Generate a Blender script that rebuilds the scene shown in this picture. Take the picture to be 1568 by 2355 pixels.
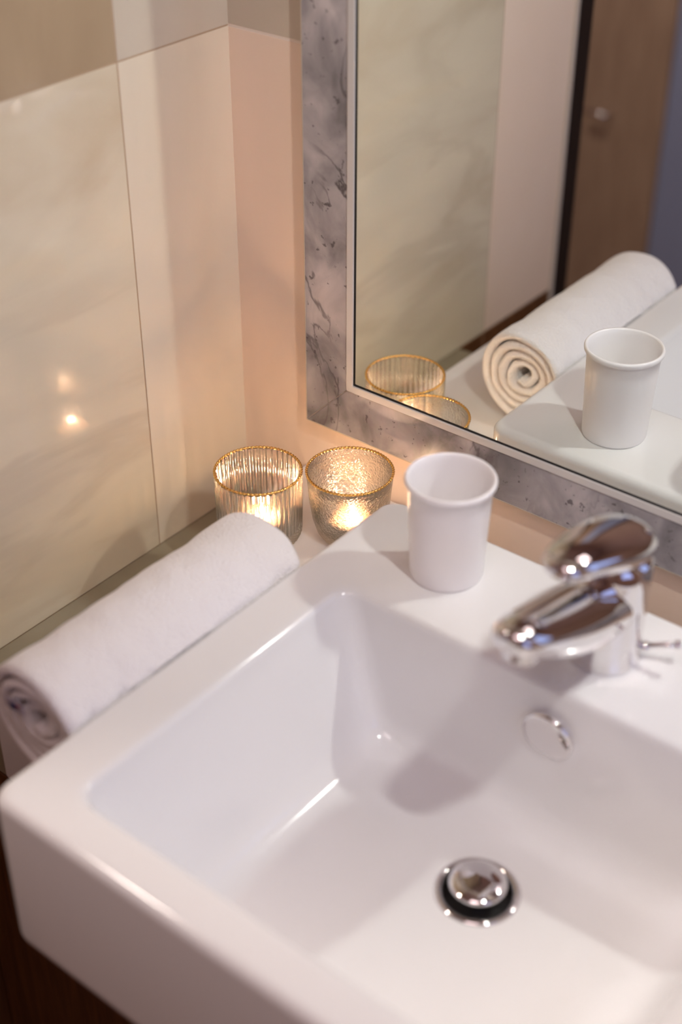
import bpy, bmesh, math, random
from mathutils import Matrix, Vector, noise
PI = math.pi
random.seed(7)
U = 0.0088                      # metres per layout unit (sink top is z = 0, left wall x = 0, mirror wall y = 0)
sc = bpy.context.scene
C = sc.collection
for o in list(bpy.data.objects): bpy.data.objects.remove(o)

# ------------------------------------------------------------------ camera
cam = bpy.data.cameras.new('camera'); camo = bpy.data.objects.new('camera', cam); C.objects.link(camo)
rot = Matrix(((0.78234214, -0.35789557, 0.50975635), (0.62284805, 0.44817655, -0.64124729), (0.00103872, 0.81917553, 0.57354196)))
camo.matrix_world = Matrix.Translation(Vector((97.4087, -104.5241, 79.879)) * U) @ rot.to_4x4()
cam.sensor_fit = 'HORIZONTAL'; cam.sensor_width = 36.0; cam.lens = 74.949
cam.clip_start = 0.02
cam.dof.use_dof = True; cam.dof.focus_distance = 148 * U; cam.dof.aperture_fstop = 3.5
sc.camera = camo

# ------------------------------------------------------------------ world, colour, sampling
w = bpy.data.worlds.new('world'); sc.world = w; w.use_nodes = True
w.node_tree.nodes['Background'].inputs[0].default_value = (1.0, 0.86, 0.84, 1)
w.node_tree.nodes['Background'].inputs[1].default_value = 0.05
sc.view_settings.view_transform = 'Standard'
try: sc.view_settings.look = 'None'
except Exception: pass
sc.view_settings.gamma = 1.0; sc.view_settings.use_curve_mapping = False
sc.view_settings.exposure = 0.16
cy = sc.cycles
cy.max_bounces = 8; cy.diffuse_bounces = 4; cy.glossy_bounces = 4; cy.transmission_bounces = 7; cy.transparent_max_bounces = 12
cy.caustics_reflective = True; cy.caustics_refractive = True; cy.blur_glossy = 0.0
cy.sample_clamp_indirect = 60.0; cy.use_denoising = True
try: cy.denoiser = 'OPENIMAGEDENOISE'
except Exception: pass
cy.use_guiding = True; cy.use_surface_guiding = True; cy.surface_guiding_probability = 0.6; cy.guiding_training_samples = 64

# ------------------------------------------------------------------ lamps
def V(x, y, z): return Vector((x, y, z)) * U
def lamp(name, kind, loc, energy, color, size=None, target=None, **kw):
    l = bpy.data.lights.new(name, kind); l.energy = energy; l.color = color
    o = bpy.data.objects.new(name, l); C.objects.link(o); o.location = V(*loc)
    if kind == 'AREA':
        l.shape = kw.get('shape', 'DISK'); l.size = size * U
        if 'size_y' in kw: l.size_y = kw['size_y'] * U
    elif kind in ('POINT', 'SPOT'): l.shadow_soft_size = size * U
    if 'spread' in kw: l.spread = kw['spread']
    if target is not None:
        o.rotation_euler = (V(*target) - V(*loc)).to_track_quat('-Z', 'Y').to_euler()
    return o
LAMP = (90, -40.6, 91)
LAMP_AIM = (60, 39.4, 61)
lamp('mirror_lamp_light', 'AREA', LAMP, 3.7, (1.0, 0.985, 0.955), 6.0, LAMP_AIM)
lamp('ceiling_fill_light', 'AREA', (84, -110, 150.5), 3.0, (1.0, 0.75, 0.76), 60, (84, -110, 0), shape='SQUARE')  # added soft fill for the shaded sink faces, from an unseen source

lamp('far_fill_light', 'AREA', (-48, -108, 150), 9.0, (1.0, 0.86, 0.76), 20, (-48, -108, 0))  # added fill that brightens the space mirrored beyond the left wall

# ------------------------------------------------------------------ materials
def new_mat(name):
    m = bpy.data.materials.new(name); m.use_nodes = True
    nt = m.node_tree; b = nt.nodes['Principled BSDF']; return m, nt, b
def setp(b, **kw):
    names = dict(color='Base Color', rough='Roughness', metal='Metallic', ior='IOR', trans='Transmission Weight', coat='Coat Weight', coat_rough='Coat Roughness', spec='Specular IOR Level', sheen='Sheen Weight', sss='Subsurface Weight')
    for k, v in kw.items():
        if k == 'color' and len(v) == 3: v = (*v, 1)
        b.inputs[names[k]].default_value = v
def srgb(r, g, b_):
    f = lambda c: (c / 12.92 if c <= 0.04045 else ((c + 0.055) / 1.055) ** 2.4)
    return tuple(f(c / 255.0) for c in (r, g, b_))
def plain(name, color, rough=0.5, metal=0.0, **kw):
    m, nt, b = new_mat(name); setp(b, color=color, rough=rough, metal=metal, **kw)
    n = nt.nodes.new('ShaderNodeTexNoise'); n.inputs['Scale'].default_value = 60; n.inputs['Detail'].default_value = 3
    tc = nt.nodes.new('ShaderNodeTexCoord'); nt.links.new(tc.outputs['Object'], n.inputs['Vector'])
    mr = nt.nodes.new('ShaderNodeMapRange'); mr.inputs[3].default_value = max(0, rough - 0.01); mr.inputs[4].default_value = rough + 0.015
    nt.links.new(n.outputs[0], mr.inputs[0]); nt.links.new(mr.outputs[0], b.inputs['Roughness'])
    return m
def ramp(nt, stops):
    r = nt.nodes.new('ShaderNodeValToRGB'); e = r.color_ramp.elements
    while len(e) < len(stops): e.new(0.5)
    for i, (p, c) in enumerate(stops): e[i].position = p; e[i].color = (*c, 1) if len(c) == 3 else c
    return r
def stone(name, stops, scale, rough, vein=None, stretch=(1, 1, 1), rot=(0, 0, 0), coat=0.0, bump=0.0, speck=None):
    """veined stone / printed tile; stops colour a warped noise, vein darkens thin lines"""
    m, nt, b = new_mat(name); N = nt.nodes; L = nt.links
    tc = N.new('ShaderNodeTexCoord'); mp = N.new('ShaderNodeMapping')
    mp.inputs['Scale'].default_value = stretch; mp.inputs['Rotation'].default_value = rot
    L.new(tc.outputs['Object'], mp.inputs[0])
    n1 = N.new('ShaderNodeTexNoise'); n1.inputs['Scale'].default_value = scale; n1.inputs['Detail'].default_value = 6; n1.inputs['Distortion'].default_value = 0.6
    L.new(mp.outputs[0], n1.inputs['Vector'])
    r = ramp(nt, stops); L.new(n1.outputs[0], r.inputs[0]); col = r.outputs[0]
    if vein:
        vs, vc, width, amt = vein
        n2 = N.new('ShaderNodeTexNoise'); n2.inputs['Scale'].default_value = vs; n2.inputs['Detail'].default_value = 5; n2.inputs['Distortion'].default_value = 1.6
        L.new(mp.outputs[0], n2.inputs['Vector'])
        a = N.new('ShaderNodeMath'); a.operation = 'SUBTRACT'; a.inputs[1].default_value = 0.5; L.new(n2.outputs[0], a.inputs[0])
        ab = N.new('ShaderNodeMath'); ab.operation = 'ABSOLUTE'; L.new(a.outputs[0], ab.inputs[0])
        mr = N.new('ShaderNodeMapRange'); mr.interpolation_type = 'SMOOTHSTEP'; mr.inputs[1].default_value = 0.0; mr.inputs[2].default_value = width; mr.inputs[3].default_value = amt; mr.inputs[4].default_value = 0.0
        L.new(ab.outputs[0], mr.inputs[0])
        n3 = N.new('ShaderNodeTexNoise'); n3.inputs['Scale'].default_value = vs * 0.8; L.new(mp.outputs[0], n3.inputs['Vector'])
        m3 = N.new('ShaderNodeMapRange'); m3.inputs[1].default_value = 0.42; m3.inputs[2].default_value = 0.6; L.new(n3.outputs[0], m3.inputs[0])
        mu = N.new('ShaderNodeMath'); mu.operation = 'MULTIPLY'; L.new(mr.outputs[0], mu.inputs[0]); L.new(m3.outputs[0], mu.inputs[1])
        mx = N.new('ShaderNodeMix'); mx.data_type = 'RGBA'; mx.inputs[7].default_value = (*vc, 1)
        L.new(mu.outputs[0], mx.inputs[0]); L.new(col, mx.inputs[6]); col = mx.outputs[2]
    if speck:
        ss, scol, th = speck
        n4 = N.new('ShaderNodeTexNoise'); n4.inputs['Scale'].default_value = ss; n4.inputs['Detail'].default_value = 3; L.new(tc.outputs['Object'], n4.inputs['Vector'])
        m4 = N.new('ShaderNodeMapRange'); m4.interpolation_type = 'SMOOTHSTEP'; m4.inputs[1].default_value = th; m4.inputs[2].default_value = th + 0.07; m4.inputs[4].default_value = 0.7; L.new(n4.outputs[0], m4.inputs[0])
        mx = N.new('ShaderNodeMix'); mx.data_type = 'RGBA'; mx.inputs[7].default_value = (*scol, 1)
        L.new(m4.outputs[0], mx.inputs[0]); L.new(col, mx.inputs[6]); col = mx.outputs[2]
    L.new(col, b.inputs['Base Color'])
    setp(b, rough=rough, coat=coat, coat_rough=0.03)
    if bump:
        bp = N.new('ShaderNodeBump'); bp.inputs['Strength'].default_value = bump; bp.inputs['Distance'].default_value = 0.001
        L.new(n1.outputs[0], bp.inputs['Height']); L.new(bp.outputs[0], b.inputs['Normal'])
    return m
M = {}
M['ceramic'] = plain('white_ceramic', (0.865, 0.857, 0.85), 0.11)
M['plastic'] = plain('white_plastic', (0.95, 0.915, 0.91), 0.28)
M['chrome'] = plain('chrome', (0.80, 0.78, 0.78), 0.05, 1.0)
M['dark'] = plain('dark_gap', (0.01, 0.009, 0.008), 0.5)
M['gold'] = plain('gold', (0.83, 0.52, 0.16), 0.22, 1.0)
M['wax'] = plain('candle_wax', (0.55, 0.33, 0.22), 0.5, sss=0.2)
M['tin'] = plain('tealight_tin', (0.5, 0.47, 0.44), 0.25, 1.0)
M['black'] = plain('black_profile', (0.004, 0.004, 0.005), 0.3)
M['white_trim'] = plain('white_profile', srgb(205, 192, 180), 0.4)
M['silver_trim'] = plain('mirror_profile', srgb(216, 213, 208), 0.35, 0.0)
M['grout'] = plain('grout', srgb(240, 226, 212), 0.8)
M['grout_left'] = plain('beige_grout', srgb(178, 152, 124), 0.8)
M['paint'] = plain('wall_paint', srgb(172, 142, 130), 0.7)
M['ceil'] = plain('ceiling_paint', srgb(180, 154, 146), 0.8)
M['mirror'] = plain('mirror_silver', (0.90, 0.94, 0.91), 0.0, 1.0)
M['mirror'].node_tree.nodes['Principled BSDF'].inputs['Roughness'].default_value = 0
for l in list(M['mirror'].node_tree.links):
    if l.to_socket.name == 'Roughness': M['mirror'].node_tree.links.remove(l)
cream = [(0.30, srgb(206, 188, 160)), (0.45, srgb(220, 207, 182)), (0.6, srgb(226, 213, 187)), (0.75, srgb(231, 214, 183))]
M['tile_cream'] = stone('cream_marble_tile', cream, 4.0, 0.07, vein=(2.2, srgb(172, 155, 132), 0.07, 0.26), stretch=(1, 0.8, 2.6), rot=(0.45, 0, 0), coat=0.25)
M['tile_strip'] = stone('pale_cream_tile', [(0.3, srgb(222, 208, 186)), (0.7, srgb(234, 221, 198))], 5.0, 0.07, stretch=(1, 1, 0.6), coat=0.25)
M['tile_brown'] = stone('tan_tile', [(0.3, srgb(162, 140, 112)), (0.7, srgb(182, 160, 130))], 6.0, 0.15, stretch=(1, 1.6, 0.5), coat=0.2)
M['tile_pink'] = stone('warm_beige_tile', [(0.3, srgb(242, 218, 196)), (0.7, srgb(248, 226, 206))], 6.0, 0.2, stretch=(1.6, 1, 0.5), coat=0.15)
M['tile_mauve'] = stone('greyish_pink_tile', [(0.3, srgb(198, 185, 166)), (0.7, srgb(208, 196, 178))], 6.0, 0.2, coat=0.15)
M['frame'] = stone('grey_marble_border', [(0.30, srgb(112, 108, 110)), (0.46, srgb(154, 150, 152)), (0.6, srgb(182, 177, 178)), (0.75, srgb(212, 205, 204))], 22.0, 0.22,
                   vein=(9.0, srgb(62, 54, 56), 0.022, 0.85), stretch=(1, 1, 0.75), rot=(0, 0.6, 0), bump=0.15, speck=(150, srgb(78, 70, 72), 0.64))
M['shelf'] = plain('white_shelf', (0.78, 0.74, 0.71), 0.2)
M['stone_top'] = stone('greenish_grey_stone', [(0.3, srgb(138, 128, 106)), (0.7, srgb(158, 148, 124))], 10, 0.25)
def wood(name, c1, c2, stretch):
    m = stone(name, [(0.3, c1), (0.7, c2)], 12, 0.45, stretch=stretch); return m
M['wood'] = wood('brown_wood', srgb(84, 52, 26), srgb(112, 72, 38), (8, 8, 0.7))
M['wood_door'] = wood('dark_brown_wood', srgb(160, 132, 112), srgb(180, 152, 130), (6, 6, 0.6))
M['floor'] = wood('brown_floor', srgb(86, 56, 32), srgb(120, 82, 50), (1, 6, 6))
M['blue'] = plain('blue_grey_panel', srgb(150, 158, 190), 0.5)
M['navy'] = plain('navy_thread', srgb(24, 42, 92), 0.8)
M['red'] = plain('red_thread', srgb(150, 50, 60), 0.8)
M['label'] = plain('grey_label', srgb(178, 170, 178), 0.8)
def emis(name, col, s):
    m, nt, b = new_mat(name); setp(b, color=(0.02, 0.02, 0.02)); b.inputs['Emission Color'].default_value = (*col, 1); b.inputs['Emission Strength'].default_value = s; return m
M['flame'] = emis('flame', (1.0, 0.74, 0.52), 14)
M['bulb'] = emis('lamp_glass', (1.0, 0.93, 0.84), 6)
M['daylight'] = emis('daylit_pane', (0.42, 0.52, 1.0), 1.3)
M['fill_panel'] = emis('fill_lamp_panel', (1.0, 0.84, 0.80), 0.4)  # glowing face of the added fill lamps
def towel_mat():
    m, nt, b = new_mat('terry_cotton'); N = nt.nodes; L = nt.links
    setp(b, color=(0.93, 0.89, 0.875), rough=0.95, sheen=0.3, spec=0.1)
    tc = N.new('ShaderNodeTexCoord'); n = N.new('ShaderNodeTexNoise'); n.inputs['Scale'].default_value = 420; n.inputs['Detail'].default_value = 3
    n2 = N.new('ShaderNodeTexNoise'); n2.inputs['Scale'].default_value = 60; n2.inputs['Detail'].default_value = 3
    L.new(tc.outputs['Object'], n.inputs['Vector']); L.new(tc.outputs['Object'], n2.inputs['Vector'])
    ad = N.new('ShaderNodeMath'); ad.operation = 'ADD'; L.new(n.outputs[0], ad.inputs[0]); L.new(n2.outputs[0], ad.inputs[1])
    bp = N.new('ShaderNodeBump'); bp.inputs['Strength'].default_value = 0.8; bp.inputs['Distance'].default_value = 0.0022
    L.new(ad.outputs[0], bp.inputs['Height']); L.new(bp.outputs[0], b.inputs['Normal']); return m
M['towel'] = towel_mat()
def glass_mat(name, dimple):
    m, nt, b = new_mat(name); N = nt.nodes; L = nt.links; N.remove(b); out = N['Material Output']
    tr = N.new('ShaderNodeBsdfTransparent'); tr.inputs[0].default_value = (0.965, 0.96, 0.93, 1)
    rf = N.new('ShaderNodeBsdfRefraction'); rf.inputs['IOR'].default_value = 1.22; rf.inputs['Roughness'].default_value = 0.02; rf.inputs[0].default_value = (0.95, 0.95, 0.92, 1)
    gl = N.new('ShaderNodeBsdfGlossy'); gl.inputs['Roughness'].default_value = 0.04; gl.inputs[0].default_value = (1, 0.98, 0.95, 1)
    m1 = N.new('ShaderNodeMixShader'); m1.inputs[0].default_value = 0.5; L.new(tr.outputs[0], m1.inputs[1]); L.new(rf.outputs[0], m1.inputs[2])
    lw = N.new('ShaderNodeLayerWeight'); lw.inputs[0].default_value = 0.35
    mr = N.new('ShaderNodeMapRange'); mr.inputs[3].default_value = 0.04; mr.inputs[4].default_value = 0.5; L.new(lw.outputs['Fresnel'], mr.inputs[0])
    m2 = N.new('ShaderNodeMixShader'); L.new(mr.outputs[0], m2.inputs[0]); L.new(m1.outputs[0], m2.inputs[1]); L.new(gl.outputs[0], m2.inputs[2])
    L.new(m2.outputs[0], out.inputs[0])
    if dimple:
        tc = N.new('ShaderNodeTexCoord'); v = N.new('ShaderNodeTexVoronoi'); v.inputs['Scale'].default_value = 480
        L.new(tc.outputs['Object'], v.inputs['Vector'])
        bp = N.new('ShaderNodeBump'); bp.inputs['Strength'].default_value = 0.6; bp.inputs['Distance'].default_value = 0.0008
        L.new(v.outputs[0], bp.inputs['Height'])
        for s in (rf, gl, lw): L.new(bp.outputs[0], s.inputs['Normal'])
    return m
M['glass_rib'] = glass_mat('ribbed_glass', False); M['glass_dot'] = glass_mat('dimpled_glass', True)

# ------------------------------------------------------------------ mesh helpers (all coordinates in layout units)
def obj(name, bm, mats, parent=None, smooth=False, loc=None, angle=None):
    me = bpy.data.meshes.new(name)
    bmesh.ops.recalc_face_normals(bm, faces=bm.faces)
    off = Vector(loc) if loc else Vector((0, 0, 0))
    for v in bm.verts: v.co = (v.co - off) * U
    bm.to_mesh(me); bm.free()
    if not isinstance(mats, (list, tuple)): mats = [mats]
    for m in mats: me.materials.append(m)
    if smooth:
        for p in me.polygons: p.use_smooth = True
        if angle: me.set_sharp_from_angle(angle=math.radians(angle))
    o = bpy.data.objects.new(name, me); C.objects.link(o)
    o.location = off * U
    if parent is not None:
        wp = Vector((0, 0, 0)); q_ = parent
        while q_ is not None: wp = wp + q_.location; q_ = q_.parent
        o.parent = parent; o.location = off * U - wp
    return o
def thing(name, label, cat, loc, group=None):
    o = bpy.data.objects.new(name, None); C.objects.link(o); o.location = V(*loc); o.empty_display_size = 0.02
    o['label'] = label; o['category'] = cat
    if group: o['group'] = group
    return o
def tag(o, label, cat, group=None):
    o['label'] = label; o['category'] = cat
    if group: o['group'] = group
    return o
def struct(name, bm, mats, **k):
    o = obj(name, bm, mats, **k); o['kind'] = 'structure'; return o
def box(bm, a, b, bev=0, mi=0, seg=2):
    x0, y0, z0 = a; x1, y1, z1 = b
    g = bmesh.ops.create_cube(bm, size=1.0); vs = g['verts']
    for v in vs: v.co = Vector(((x0 + x1) / 2 + v.co.x * (x1 - x0), (y0 + y1) / 2 + v.co.y * (y1 - y0), (z0 + z1) / 2 + v.co.z * (z1 - z0)))
    fs = set(f for v in vs for f in v.link_faces)
    for f in fs: f.material_index = mi
    if bev:
        es = set(e for v in vs for e in v.link_edges)
        r = bmesh.ops.bevel(bm, geom=list(es), offset=bev, segments=seg, profile=0.5, affect='EDGES')
        for f in r['faces']: f.material_index = mi
    return bm
def loft(bm, rings, cap0=True, cap1=True, closed=True, mi=0):
    R = [[bm.verts.new(p) for p in r] for r in rings]
    n = len(R[0])
    for a, b in zip(R[:-1], R[1:]):
        for i in range(n if closed else n - 1):
            j = (i + 1) % n
            try: f = bm.faces.new((a[i], a[j], b[j], b[i])); f.material_index = mi
            except ValueError: pass
    if cap0: bm.faces.new(R[0][::-1]).material_index = mi
    if cap1: bm.faces.new(R[-1]).material_index = mi
    return R
def lathe(bm, prof, c, seg=64, axis='Z', mi=0, rad=None, cap=True):
    """prof: list of (r, h); rad(r,h,t) may modulate the radius"""
    rings = []
    for r, h in prof:
        ring = []
        for k in range(seg):
            t = 2 * PI * k / seg; rr = rad(r, h, t) if rad else r
            rr = max(rr, 1e-4)
            a, b = rr * math.cos(t), rr * math.sin(t)
            if axis == 'Z': p = (c[0] + a, c[1] + b, c[2] + h)
            elif axis == 'Y': p = (c[0] + a, c[1] + h, c[2] + b)
            else: p = (c[0] + h, c[1] + a, c[2] + b)
            ring.append(p)
        rings.append(ring)
    return loft(bm, rings, cap, cap, mi=mi)
def tube(bm, pts, r, seg=12, mi=0):
    pts = [Vector(p) for p in pts]; rings = []
    for i, p in enumerate(pts):
        d = (pts[min(i + 1, len(pts) - 1)] - pts[max(i - 1, 0)]).normalized()
        u = d.orthogonal().normalized() if i == 0 else (u - d * u.dot(d)).normalized()
        v = d.cross(u); rr = r[i] if isinstance(r, (list, tuple)) else r
        rings.append([p + (u * math.cos(2 * PI * k / seg) + v * math.sin(2 * PI * k / seg)) * rr for k in range(seg)])
    loft(bm, rings); return bm
def rrect(x0, x1, y0, y1, r, z, n=10, m=14):
    """rounded rectangle ring with n points per corner and m per side (constant count)"""
    P = []; r = min(r, (x1 - x0) / 2 - 1e-3, (y1 - y0) / 2 - 1e-3)
    cs = [(x1 - r, y1 - r, 0), (x0 + r, y1 - r, PI / 2), (x0 + r, y0 + r, PI), (x1 - r, y0 + r, 1.5 * PI)]
    for i, (cx, cy_, a) in enumerate(cs):
        arc = [(cx + r * math.cos(a + PI / 2 * k / n), cy_ + r * math.sin(a + PI / 2 * k / n)) for k in range(n + 1)]
        P += arc
        nx = cs[(i + 1) % 4]; q = (nx[0] + r * math.cos(nx[2]), nx[1] + r * math.sin(nx[2])); p = arc[-1]
        P += [(p[0] + (q[0] - p[0]) * k / m, p[1] + (q[1] - p[1]) * k / m) for k in range(1, m)]
    return [(x, y, z) for x, y in P]

# ------------------------------------------------------------------ the room
RX, RY, ZF, ZC, LX = 175, -215, -95, 155, -75
bm = bmesh.new(); box(bm, (LX - 4, RY - 4, ZF - 4), (RX + 4, 4, ZF)); struct('floor', bm, M['floor'])
bm = bmesh.new(); box(bm, (LX - 4, RY - 4, ZC), (RX + 4, 4, ZC + 4)); struct('ceiling', bm, M['ceil'])
bm = bmesh.new(); box(bm, (RX, RY - 4, ZF), (RX + 4, -120, ZC)); box(bm, (RX, -40, ZF), (RX + 4, 4, ZC)); box(bm, (RX, -120, ZF), (RX + 4, -40, 10)); box(bm, (RX, -120, 120), (RX + 4, -40, ZC))
struct('wall_right', bm, M['paint'])
bm = bmesh.new(); box(bm, (LX - 4, RY - 4, ZF), (RX + 4, RY, ZC)); struct('wall_rear', bm, M['paint'])
bm = bmesh.new(); box(bm, (LX - 4, RY, ZF), (LX, 4, ZC)); struct('wall_far_left', bm, M['paint'])

# left wall: a tiled partition that ends 71.5 units from the corner
g = 0.14; ts = 0.04; WEND = -71.0
bm = bmesh.new(); box(bm, (-7, WEND, ZF), (-ts, 0, ZC), mi=0)
ZG = 38.886; YG = -15.15; TH = 55.0
def tile_l(y0, y1, z0, z1, mi): box(bm, (-ts - 0.2, y0 + 0.08, z0 + 0.08), (0, min(y1, 0.3) - 0.08, z1 - 0.08), 0.04, mi, 2)
zr = [(ZF, ZG - TH * 2), (ZG - TH * 2, ZG - TH), (ZG - TH, ZG), (ZG, ZG + TH), (ZG + TH, ZG + 2 * TH), (ZG + 2 * TH, ZC)]
for z0, z1 in zr:
    if z1 - z0 < 1: continue
    up = z0 >= ZG - 1
    low = z1 < -10
    tile_l(YG, 0.4, z0, z1, 4 if up else 6 if low else 2)
    tile_l(YG - 38, YG, z0, z1, 3 if up else 6 if low else 1)
    tile_l(WEND, YG - 38, z0, z1, 3 if up else 6 if low else 5)
struct('wall_left', bm, [M['grout_left'], M['tile_cream'], M['tile_strip'], M['tile_brown'], M['tile_mauve'], M['tile_pink'], M['wood']])
bm = bmesh.new(); box(bm, (-7.2, WEND - 0.9, ZF), (0.25, WEND, ZC), 0.1); struct('trim_1', bm, M['white_trim'])
bm = bmesh.new(); box(bm, (-7.2, WEND - 4.6, ZF), (0.3, WEND - 0.9, ZC), 0.1); struct('trim_2', bm, M['black'])
# mirror wall
bm = bmesh.new(); box(bm, (LX, ts, ZF), (RX, 7, ZC), mi=0)
def tile_b(x0, x1, z0, z1, mi): box(bm, (x0 + g, 0, z0 + g), (x1 - g, ts + 0.2, z1 - g), 0.05, mi, 2)
for z0, z1 in zr:
    if z1 - z0 < 1: continue
    up = z0 >= ZG - 1
    xs = [-0.3, 58.6, 96.6, 134.6, RX]
    for a, b in zip(xs[:-1], xs[1:]): tile_b(a, b, z0, z1, 2 if up else 1)
struct('wall_back', bm, [M['grout'], M['tile_pink'], M['tile_mauve']])

# window on the right wall (bluish daylight)
wn = bmesh.new(); box(wn, (RX + 2.4, -118, 12), (RX + 2.8, -42, 118)); wo = struct('window_1', wn, M['daylight'])
fr = bmesh.new()
for a, b in (((RX + .5, -120, 10), (RX + 3.5, -116, 120)), ((RX + .5, -44, 10), (RX + 3.5, -40, 120)), ((RX + .5, -116, 10), (RX + 3.5, -44, 14)), ((RX + .5, -116, 116), (RX + 3.5, -44, 120)), ((RX + .5, -82, 14), (RX + 3.5, -78, 116))):
    box(fr, a, b, 0.3)
o = obj('window_frame', fr, M['white_trim'], wo)

# ------------------------------------------------------------------ mirror with a grey marble border
XF, ZFm, XI, ZI, XM, ZM = 10.45, -2.01, 16.0, 3.62, 17.15, 4.62
XR, ZT = 118.0, 92.0
mt = thing('mirror', 'large wall mirror in a mitred grey marble tile border above the sink', 'mirror', (64, 0, ZFm))
def mitred(pts, mats, name, d0=-1.2, bev=0.04):
    b_ = bmesh.new(); lo = [b_.verts.new((x, -0.02, z)) for x, z in pts]; hi = [b_.verts.new((x, d0, z)) for x, z in pts]
    b_.faces.new(lo); b_.faces.new(hi[::-1])
    for i in range(4):
        j = (i + 1) % 4; b_.faces.new((lo[i], hi[i], hi[j], lo[j]))
    bmesh.ops.bevel(b_, geom=list(b_.edges), offset=bev, segments=2, profile=0.5, affect='EDGES')
    return obj(name, b_, mats, mt, loc=None)
e = 0.06; XR2, ZT2 = XR - (XI - XF), ZT - (ZI - ZFm)
mitred([(XF, ZFm + e), (XI, ZI + e), (XI, ZT2), (XF, ZT)], M['frame'], 'border_tile')
mitred([(XF + e, ZFm), (XR, ZFm), (XR2, ZI), (XI + e, ZI)], M['frame'], 'border_tile')
mitred([(XR, ZFm + e), (XR, ZT), (XR2, ZT2), (XR2, ZI + e)], M['frame'], 'border_tile')
mitred([(XF + e, ZT), (XI + e, ZT2), (XR2, ZT2), (XR, ZT)], M['frame'], 'border_tile')
def frame_ring(x0, x1, z0, z1, wd, d0, name, mat, back=-0.02):
    b_ = bmesh.new(); rings = []
    for (a, y) in ((0, back), (0, d0), (wd, d0), (wd, back)):
        rings.append([(x0 + a, y, z0 + a), (x1 - a, y, z0 + a), (x1 - a, y, z1 - a), (x0 + a, y, z1 - a)])
    loft(b_, rings, False, False)
    bmesh.ops.bevel(b_, geom=[e_ for e_ in b_.edges], offset=0.07, segments=2, profile=0.5, affect='EDGES')
    return obj(name, b_, mat, mt)
frame_ring(XF - 0.14, XR + 0.14, ZFm - 0.14, ZT + 0.14, 0.16, -1.2, 'outer_profile', M['tile_mauve'])
frame_ring(XF + 0.02, XR - 0.02, ZFm + 0.02, ZT - 0.02, XI - XF, -1.06, 'joint_bed', M['white_trim'])
frame_ring(XI + 0.02, XR2 - 0.02, ZI + 0.02, ZT2 - 0.02, 0.85, -1.32, 'inner_profile', M['silver_trim'])
frame_ring(XI + 0.87, XR2 - 0.87, ZI + 0.87, ZT2 - 0.87, 0.22, -1.18, 'gasket', M['black'])
b_ = bmesh.new(); box(b_, (XI + 0.9, -1.1, ZI + 0.9), (XR2 - 0.9, -0.3, ZT2 - 0.9)); obj('mirror_glass', b_, M['mirror'], mt)

# ------------------------------------------------------------------ sink
SX0, SX1, SY0, SY1 = 28.46, 85.6, -61.5, -9.74
DX, DY = 57.03, -35.3
sink = thing('sink', 'rectangular white ceramic sink with a deep sloping basin', 'sink', (57, -35, -18.8))
def arc(n): return [math.sin(PI / 2 * i / n) for i in range(n + 1)], [math.cos(PI / 2 * i / n) for i in range(n + 1)]
rings = []
S_, C_ = arc(8)
def outer(ins, z, r): rings.append(rrect(SX0 + ins, SX1 - ins, SY0 + ins, SY1 - ins, r, z))
rb = 3.2
outer(rb + 6, -18.8, 1.0)
for s, c in zip(S_, C_): outer(rb * (1 - s), -18.8 + rb * (1 - c), 1.6)
rt = 0.95
for s, c in zip(S_, C_): outer(rt * (1 - c), -rt * (1 - s), 1.9)
# basin: top opening -> floor
TX0, TX1, TY0, TY1 = 34.2, 79.9, -57.2, -24.3
BX0, BX1, BY0, BY1 = 39.6, 74.4, -55.0, -25.6
BZ = -14.1
def bas(u, z, r, ex=0.0):
    rings.append(rrect(TX0 + (BX0 - TX0) * u + ex, TX1 + (BX1 - TX1) * u - ex, TY0 + (BY0 - TY0) * u + ex, TY1 + (BY1 - TY1) * u - ex, r, z))
rr = 0.8
bas(0, 0, 2.2, -1.6)
for i in range(9):
    a = PI / 2 * i / 8; bas(0, -rr * (1 - math.cos(a)), 2.0, -rr * (1 - math.sin(a)))
for k in range(1, 9):
    u = k / 8 * 0.80; bas(u, -rr + (BZ + rr) * u, 2.0)
# fillet from wall to floor
fr_ = 2.6
P0 = (0.0, 0)
for k in range(1, 11):
    t = k / 10.0
    # quadratic blend: start on wall at u=.8, control at wall foot, end inset on the floor
    z_s = -rr + (BZ + rr) * 0.8; u_s = 0.8
    z = (1 - t) ** 2 * z_s + 2 * t * (1 - t) * BZ + t * t * BZ
    u = (1 - t) ** 2 * u_s + 2 * t * (1 - t) * 1.0 + t * t * 1.0
    ex = t * t * fr_
    bas(u, z, 2.0 + 0.6 * t, ex)
base = rings[-1]
FL = 3.7
tgt = []
for (x, y, z) in base:
    a = math.atan2(y - DY, x - DX); tgt.append((DX + FL * math.cos(a), DY + FL * math.sin(a), BZ - 0.35))
# make the circle evenly follow the angular order of the ring
for k in range(1, 13):
    t = k / 12.0
    rings.append([tuple(a + (b - a) * t for a, b in zip(p, q)) if False else (p[0] + (q[0] - p[0]) * t, p[1] + (q[1] - p[1]) * t, p[2] + (q[2] - p[2]) * t) for p, q in zip(base, tgt)])
def circ_r(r, z): return [(DX + (x - DX) * r / FL, DY + (y - DY) * r / FL, z) for x, y, _ in tgt]
rings.append(circ_r(3.45, BZ - 0.8)); rings.append(circ_r(3.3, BZ - 3.6))
bm = bmesh.new(); loft(bm, rings, True, True)
obj('basin', bm, M['ceramic'], sink, smooth=True, angle=50)
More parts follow.
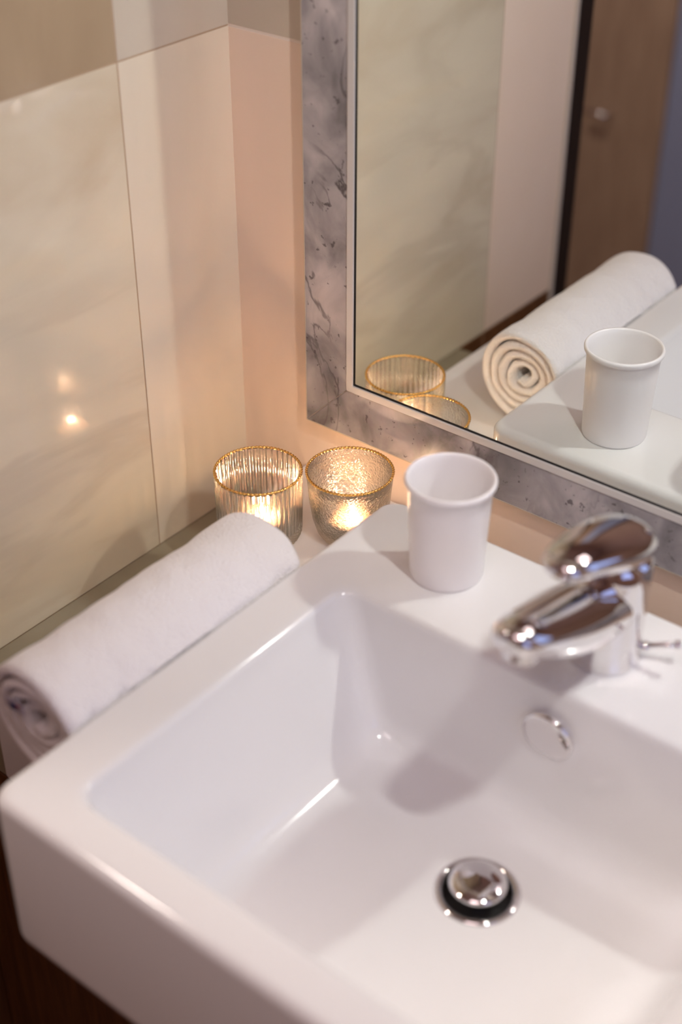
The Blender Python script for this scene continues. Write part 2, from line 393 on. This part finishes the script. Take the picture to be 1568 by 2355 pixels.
# drain: flange and pop-up plug
bm = bmesh.new(); zb = BZ - 0.35
lathe(bm, [(3.62, zb - 0.5), (3.66, zb + 0.02), (3.58, zb + 0.14), (3.3, zb + 0.20), (3.08, zb + 0.10), (2.98, zb - 0.05), (3.05, zb - 0.3)], (DX, DY, 0), 72, cap=False)
fl = obj('drain_flange', bm, M['chrome'], sink, smooth=True)
bm = bmesh.new(); lathe(bm, [(0, zb - 1.3), (2.97, zb - 1.3), (2.97, zb - 0.06), (2.90, zb - 0.06), (2.88, zb - 1.2), (0, zb - 1.2)], (DX, DY, 0), 48); obj('drain_well', bm, M['dark'], fl)
bm = bmesh.new(); prof = [(0.9, zb - 1.15), (0.9, zb + 0.65), (2.2, zb + 0.65), (2.42, zb + 0.75), (2.48, zb + 0.90)]
for i in range(1, 9):
    a = PI / 2 * i / 8; prof.append((2.48 * math.cos(a) ** 0.8 if i < 8 else 0.0, zb + 0.90 + 0.55 * math.sin(a)))
lathe(bm, prof, (DX - 0.05, DY + 0.1, 0), 64); obj('drain_plug', bm, M['chrome'], sink, smooth=True, angle=60)
# overflow cover on the sloping back wall
OC = Vector((56.55, -24.75, -4.75)); tilt = math.atan2(1.3, 14.1)
bm = bmesh.new()
lathe(bm, [(1.9, 0.35), (2.40, 0.1), (2.42, -0.25), (2.37, -0.40), (2.25, -0.47), (2.0, -0.50), (1.0, -0.52), (0.0, -0.525)], (0, 0, 0), 56, axis='Y')
for v in bm.verts:
    a = math.atan2(v.co.z, v.co.x)
    if abs(a + PI / 2) < 0.30 and v.co.length > 1.9: v.co.z += 0.35 * (1 - abs(a + PI / 2) / 0.30)
bmesh.ops.rotate(bm, verts=bm.verts, matrix=Matrix.Rotation(tilt, 3, 'X')); bmesh.ops.translate(bm, verts=bm.verts, vec=OC)
obj('overflow_cover', bm, M['chrome'], sink, smooth=True, angle=60)

# ------------------------------------------------------------------ faucet
FX, FY = 57.03, -17.5
fa = thing('faucet', 'chrome single-lever mixer faucet on the back rim of the sink', 'faucet', (FX, FY, 0))
bm = bmesh.new()
lathe(bm, [(3.0, 0.0), (3.22, 0.05), (3.26, 0.3), (3.18, 0.5), (3.12, 2.0), (3.1, 5.0), (3.12, 8.4), (3.1, 10.2), (2.8, 10.6), (2.4, 10.9)], (FX, FY, 0), 64)
obj('body', bm, M['chrome'], fa, smooth=True, angle=60)
def sections(secs, n=28, p=2.05):
    rings = []
    for y, cz, hw, hh, cx in secs:
        r = []
        for k in range(n):
            t = 2 * PI * k / n; ct, st = math.cos(t), math.sin(t)
            r.append((cx + hw * math.copysign(abs(ct) ** (2 / p), ct), y, cz + hh * math.copysign(abs(st) ** (2 / p), st)))
        rings.append(r)
    return rings
bm = bmesh.new()
secs = [(-17.0, 5.7, 2.8, 3.0, FX), (-19.5, 6.1, 2.9, 2.9, FX), (-22, 7.1, 3.1, 2.95, FX), (-25, 7.85, 3.05, 3.0, FX), (-28, 9.15, 2.8, 2.55, FX), (-31, 10.6, 2.5, 2.0, FX), (-32.8, 11.4, 2.1, 1.5, FX), (-33.7, 11.6, 1.6, 1.15, FX), (-34.1, 11.65, 0.9, 0.65, FX)]
loft(bm, sections(secs)); o = obj('spout', bm, M['chrome'], fa, smooth=True)
s = o.modifiers.new('s', 'SUBSURF'); s.levels = 2; s.render_levels = 2
bm = bmesh.new()
lathe(bm, [(1.0, -0.9), (1.2, -1.15), (1.35, -1.1), (1.4, 0.0), (1.4, 1.0)], (0, 0, 0), 40)
bmesh.ops.rotate(bm, verts=bm.verts, matrix=Matrix.Rotation(-0.25, 3, 'X')); bmesh.ops.translate(bm, verts=bm.verts, vec=(FX, -31.7, 10.2))
obj('aerator', bm, M['chrome'], fa, smooth=True, angle=50)
bm = bmesh.new()
secs = [(-14.15, 11.0, 0.9, 0.7, FX), (-14.5, 11.05, 1.8, 1.3, FX), (-15.5, 11.3, 2.8, 1.8, FX), (-17.5, 11.8, 3.2, 2.05, FX), (-19.5, 12.4, 3.15, 2.05, FX), (-21.5, 13.05, 2.95, 1.95, FX), (-24, 13.9, 2.5, 1.45, FX), (-25.8, 14.3, 2.2, 1.2, FX), (-27.0, 14.45, 1.7, 0.9, FX), (-27.7, 14.45, 0.9, 0.5, FX)]
loft(bm, sections(secs, p=2.05)); o = obj('lever', bm, M['chrome'], fa, smooth=True)
s = o.modifiers.new('s', 'SUBSURF'); s.levels = 2; s.render_levels = 2
bm = bmesh.new(); tube(bm, [(60.0, -16.6, 1.6), (60.8, -16.4, 1.9), (61.8, -16.1, 2.3), (62.7, -15.9, 2.6)], 0.27)
pr = obj('pull_rod', bm, M['chrome'], fa, smooth=True)
bm = bmesh.new(); g_ = bmesh.ops.create_uvsphere(bm, u_segments=20, v_segments=12, radius=0.42); bmesh.ops.translate(bm, verts=bm.verts, vec=(62.9, -15.85, 2.7)); obj('knob', bm, M['chrome'], pr, smooth=True)
bm = bmesh.new(); g_ = bmesh.ops.create_uvsphere(bm, u_segments=20, v_segments=12, radius=0.5); bmesh.ops.translate(bm, verts=bm.verts, vec=(60.35, -16.5, 1.6)); obj('socket', bm, M['chrome'], pr, smooth=True)

# ------------------------------------------------------------------ tumbler
CX, CY = 39.96, -16.63
bm = bmesh.new()
prof = [(0.0, 0.12), (2.9, 0.1), (3.1, 0.0), (3.32, 0.05), (3.42, 0.3), (3.5, 2), (3.62, 5), (3.74, 8), (3.84, 9.7), (4.0, 9.82), (4.12, 10.05), (4.14, 10.3), (4.05, 10.48), (3.88, 10.5), (3.76, 10.35), (3.66, 9.8), (3.5, 7), (3.38, 4), (3.28, 1.2), (3.0, 0.75), (0.0, 0.7)]
lathe(bm, prof, (CX, CY, 0), 96, cap=True)
tag(obj('tumbler', bm, M['plastic'], None, smooth=True, loc=(CX, CY, 0), angle=70), 'white plastic bathroom tumbler standing on the back rim of the sink beside the faucet', 'cup')

# ------------------------------------------------------------------ low shelf beside the sink, stone strip and cabinet under it
ZS = -8.8
bm = bmesh.new(); box(bm, (9.4, -47.0, -22.0), (28.3, -0.05, ZS), 0.35, seg=3)
tag(obj('side_shelf', bm, M['shelf'], None, loc=(19, -24, -22)), 'low white shelf between the left wall and the sink holding the rolled towel', 'shelf')
bm = bmesh.new(); box(bm, (0.05, -46.8, -22.0), (9.35, -0.05, -16.0), 0.1)
tag(obj('stone_ledge', bm, M['stone_top'], None, loc=(5, -24, -22)), 'greyish green stone ledge showing as a thin strip along the foot of the left wall', 'ledge')
cab = thing('wooden_cabinet', 'dark brown wooden cabinet under the ledge left of the sink', 'cabinet', (14, -24, ZF))
bm = bmesh.new(); box(bm, (0.1, -46.0, ZF + 0.02), (28.2, -0.1, -22.05)); bc = obj('cabinet_body', bm, M['wood'], cab)
bm = bmesh.new(); box(bm, (0.6, -46.6, ZF + 4), (27.5, -46.0, -22.6), 0.15); obj('door', bm, M['wood'], cab)

# ------------------------------------------------------------------ candle glasses and tealights
def rim(bm, c, R, r, beads):
    n, mseg = beads * 6, 8
    rings = []
    for k in range(n):
        t = 2 * PI * k / n; rad = r * (1 + 0.22 * math.cos(beads * t)); ca, sa = math.cos(t), math.sin(t)
        rings.append([(c[0] + (R + rad * math.cos(2 * PI * j / mseg)) * ca, c[1] + (R + rad * math.cos(2 * PI * j / mseg)) * sa, c[2] + rad * math.sin(2 * PI * j / mseg)) for j in range(mseg)])
    rings.append(rings[0]); loft(bm, rings, False, False); bmesh.ops.remove_doubles(bm, verts=bm.verts, dist=1e-4)
H = 8.1
def candle(cx, cy_, ribbed, lab1, lab2, fx, fy):
    t = thing('candle_glass', lab1, 'candle holder', (cx, cy_, ZS), 'gold-rimmed candle glasses')
    bm = bmesh.new()
    if ribbed:
        def rad(r, h, a): return r * (1 + 0.022 * math.cos(44 * a)) if (r > 1) else r
        prof = [(0, 0.05), (3.6, 0.02), (4.15, 0.25), (4.4, 0.8), (4.45, 2.5), (4.5, 5), (4.54, H - 0.25), (4.5, H - 0.02), (4.36, H - 0.02), (4.30, H - 0.5), (4.25, 5), (4.15, 1.6), (3.8, 1.05), (0, 0.95)]
        lathe(bm, prof, (cx, cy_, ZS), 264, rad=rad)
        gm = M['glass_rib']
    else:
        prof = [(0, 0.05), (2.5, 0.02), (3.05, 0.25), (3.5, 1.0), (3.95, 2.5), (4.25, 4.5), (4.42, 6.5), (4.54, H - 0.25), (4.5, H - 0.02), (4.38, H - 0.02), (4.25, 6.5), (4.05, 4.5), (3.7, 2.5), (3.2, 1.3), (2.6, 1.0), (0, 0.95)]
        lathe(bm, prof, (cx, cy_, ZS), 96); gm = M['glass_dot']
    obj('glass_bowl', bm, gm, t, smooth=True)
    bm = bmesh.new(); rim(bm, (cx, cy_, ZS + H), 4.5, 0.135, 70); obj('gold_rim', bm, M['gold'], t, smooth=True)
    k = thing('tealight', lab2, 'candle', (cx + fx, cy_ + fy, ZS + 1.0), 'tealights inside the candle glasses')
    x, y, z = cx + fx, cy_ + fy, ZS + 1.0
    bm = bmesh.new(); lathe(bm, [(2.0, 0.02), (2.05, 0.1), (2.1, 1.45), (2.04, 1.45), (2.0, 0.15), (0, 0.14)], (x, y, z), 40); obj('tin_cup', bm, M['tin'], k, smooth=True, angle=40)
    bm = bmesh.new(); lathe(bm, [(1.98, 0.15), (1.98, 1.22), (1.6, 1.15), (0, 1.1)], (x, y, z), 40); obj('wax', bm, M['wax'], k, smooth=True, angle=40)
    bm = bmesh.new(); tube(bm, [(x, y, z + 1.0), (x + 0.05, y, z + 1.6)], 0.07, 8); obj('wick', bm, M['dark'], k)
    bm = bmesh.new(); lathe(bm, [(0.0, 1.5), (0.16, 1.6), (0.24, 1.9), (0.19, 2.3), (0.08, 2.7), (0.0, 2.95)], (x + 0.05, y, z), 20); obj('flame', bm, M['flame'], k, smooth=True)
    lamp('tealight_glow', 'POINT', (x + 0.05, y, z + 2.1), 0.58, (1.0, 0.66, 0.42), 0.36)
candle(14.41, -13.91, True, 'ribbed clear candle glass with beaded gold rim, nearer the left wall', 'lit tealight inside the ribbed candle glass', 0.2, 0.2)
candle(21.89, -8.05, False, 'dimpled clear candle glass with beaded gold rim, nearer the white tumbler', 'lit tealight inside the dimpled candle glass', 0.3, 0.1)

# ------------------------------------------------------------------ rolled towel
TXc, TZc, TR = 23.8, -2.35, 6.5
TY_F, TY_B = -52.7, -24.0
tw = thing('rolled_towel', 'white terry towel rolled up on the low shelf along the sink', 'towel', (TXc, (TY_F + TY_B) / 2, ZS))
turns = 4.3; th0 = -0.45                    # outer flap ends low on the sink side
def spiral(a):                              # a: 0..1 from core to flap, returns mid-radius
    return 0.75 + (TR - 0.60 - 0.75) * a
def towel_mesh():
    bm = bmesh.new(); nA, nY = 210, 60; half = 0.50
    outer_, inner_ = [], []
    grid = []
    for j in range(nY + 1):
        f = j / nY; y = TY_F + (TY_B - TY_F) * f
        endr = min(f, 1 - f) * (TY_B - TY_F); pinch = max(0.0, 1 - endr / 0.6)
        row = []
        pts_o, pts_i = [], []
        for i in range(nA + 1):
            a = i / nA; th = th0 - (1 - a) * turns * 2 * PI; r = spiral(a)
            hw = half * (1 - 0.55 * pinch ** 2)
            if a > 0.985: hw *= 0.75
            # each winding ends at a slightly different length
            yy = y + (1 if f > 0.5 else -1) * (-0.0 + 0.35 * math.sin(7.3 * a * turns + 1.0) * max(0, 1 - endr / 6)) - (1 if f > 0.5 else -1) * (0.55 * (1 - a)) * max(0, 1 - endr / 6)
            wob = 0.13 * noise.noise(Vector((a * 26, y * 0.16, 3.1))) + 0.10 * noise.noise(Vector((a * 60, y * 0.5, 9.7)))
            lump = 0.10 * noise.noise(Vector((th * 2.2, y * 0.55, 1.7))) + 0.16 * noise.noise(Vector((math.cos(th) * 1.2 + 5, math.sin(th) * 1.2, y * 0.10)))
            for lst, sg in ((pts_o, 1), (pts_i, -1)):
                rr_ = r + sg * hw + wob * (1.2 if sg > 0 else 0.6) + lump
                x = TXc + rr_ * math.cos(th); z = TZc + rr_ * math.sin(th)
                if z < ZS + 0.03: z = ZS + 0.03 + 0.03 * (1 + sg)
                if x > 28.36 and z < 0.14:
                    if x - 28.36 < 0.14 - z: x = 28.36
                    else: z = 0.14
                lst.append((x, yy, z))
        row = pts_o + pts_i[::-1]
        grid.append(row)
    R = loft(bm, grid, False, False)
    n = len(grid[0]); h = n // 2
    for rr_ in (R[0], R[-1]):
        for i in range(h - 1):
            try: bm.faces.new((rr_[i], rr_[i + 1], rr_[n - 2 - i], rr_[n - 1 - i]))
            except ValueError: pass
    return bm
obj('towel_cloth', towel_mesh(), M['towel'], tw, smooth=True, angle=65)
# stitched tag at the front end of the roll
bm = bmesh.new(); box(bm, (21.0, -53.25, -1.2), (23.2, -53.1, -0.1), 0.04); o = obj('care_label', bm, M['label'], tw)
bm = bmesh.new()
for a, b in (((21.75, -53.36, -1.0), (22.1, -53.26, -0.3)), ((22.1, -53.36, -0.85), (22.45, -53.26, -0.4))): box(bm, a, b, 0.03)
obj('blue_mark', bm, M['navy'], o)
bm = bmesh.new(); box(bm, (22.55, -53.36, -0.5), (22.85, -53.26, -0.22), 0.03); obj('red_mark', bm, M['red'], o)

# ------------------------------------------------------------------ lamp over the mirror
ml = thing('mirror_lamp', 'wall lamp on an arm above the mirror lighting the sink', 'lamp', (90, 0, 100))
bm = bmesh.new(); lathe(bm, [(3.5, -0.05), (3.5, -1.2), (1.0, -1.6)], (90, 0, 100), 32, axis='Y'); obj('wall_plate', bm, M['chrome'], ml, smooth=True, angle=40)
bm = bmesh.new(); tube(bm, [(90, -1.2, 100), (90, -36, 100), (90.4, -40.0, 99.0), (90.9, -41.2, 96.6)], 0.6); obj('arm', bm, M['chrome'], ml, smooth=True)
bm = bmesh.new()
lathe(bm, [(0.6, 4.6), (2.4, 4.2), (3.9, 2.4), (4.1, 0.0), (3.9, 0.0), (3.7, 2.2), (2.2, 3.9), (0.5, 4.2)], (0, 0, 0), 40)
q = (Vector(LAMP_AIM) - Vector(LAMP)).normalized().to_track_quat('-Z', 'Y').to_matrix()
bmesh.ops.rotate(bm, verts=bm.verts, matrix=q); bmesh.ops.translate(bm, verts=bm.verts, vec=Vector(LAMP)); obj('lamp_shade', bm, M['chrome'], ml, smooth=True)

# unseen square ceiling lamp, added to carry the soft pinkish fill
cl = thing('ceiling_fill_lamp', 'square ceiling fill lamp, unseen, added over the middle of the bathroom', 'lamp', (84, -110, ZC))
bm = bmesh.new(); box(bm, (52, -142, ZC - 3.5), (116, -78, ZC - 0.02), 0.5); obj('fill_housing', bm, M['white_trim'], cl)
bm = bmesh.new(); box(bm, (55, -139, ZC - 3.8), (113, -81, ZC - 3.5)); obj('fill_diffuser', bm, M['fill_panel'], cl)

cl = thing('round_fill_lamp', 'small round fill lamp, unseen, added over the space beyond the left wall', 'lamp', (-48, -108, ZC))  # made-up fixture for the fill beyond the partition
bm = bmesh.new(); lathe(bm, [(11, -0.02), (11, -3.0), (9.5, -3.4)], (-48, -108, ZC), 48); obj('fill_housing', bm, M['white_trim'], cl, smooth=True, angle=40)
bm = bmesh.new(); lathe(bm, [(9.3, -3.4), (9.2, -3.7), (0, -3.9)], (-48, -108, ZC), 48); obj('fill_diffuser', bm, M['fill_panel'], cl, smooth=True, angle=40)

# ------------------------------------------------------------------ what the mirror shows beyond the end of the left wall
dr = thing('wooden_door', 'brown wooden door seen blurred in the mirror beyond the left wall', 'door', (-60, -200, ZF))
bm = bmesh.new(); box(bm, (-74, -203, ZF + 0.5), (-46, -199, 120), 0.3); obj('door_leaf', bm, M['wood_door'], dr)
bm = bmesh.new(); tube(bm, [(-60, -199.2, -37), (-60, -196.5, -37), (-65, -196.5, -36.7)], 0.7); obj('door_handle', bm, M['chrome'], dr, smooth=True)
bm = bmesh.new(); box(bm, (-46, -204, ZF + 0.2), (-18, -200, 125), 0.4)
tag(obj('curtain_panel', bm, M['blue'], None, loc=(-32, -202, ZF)), 'blue-grey panel standing beside the brown door in the mirror', 'panel')
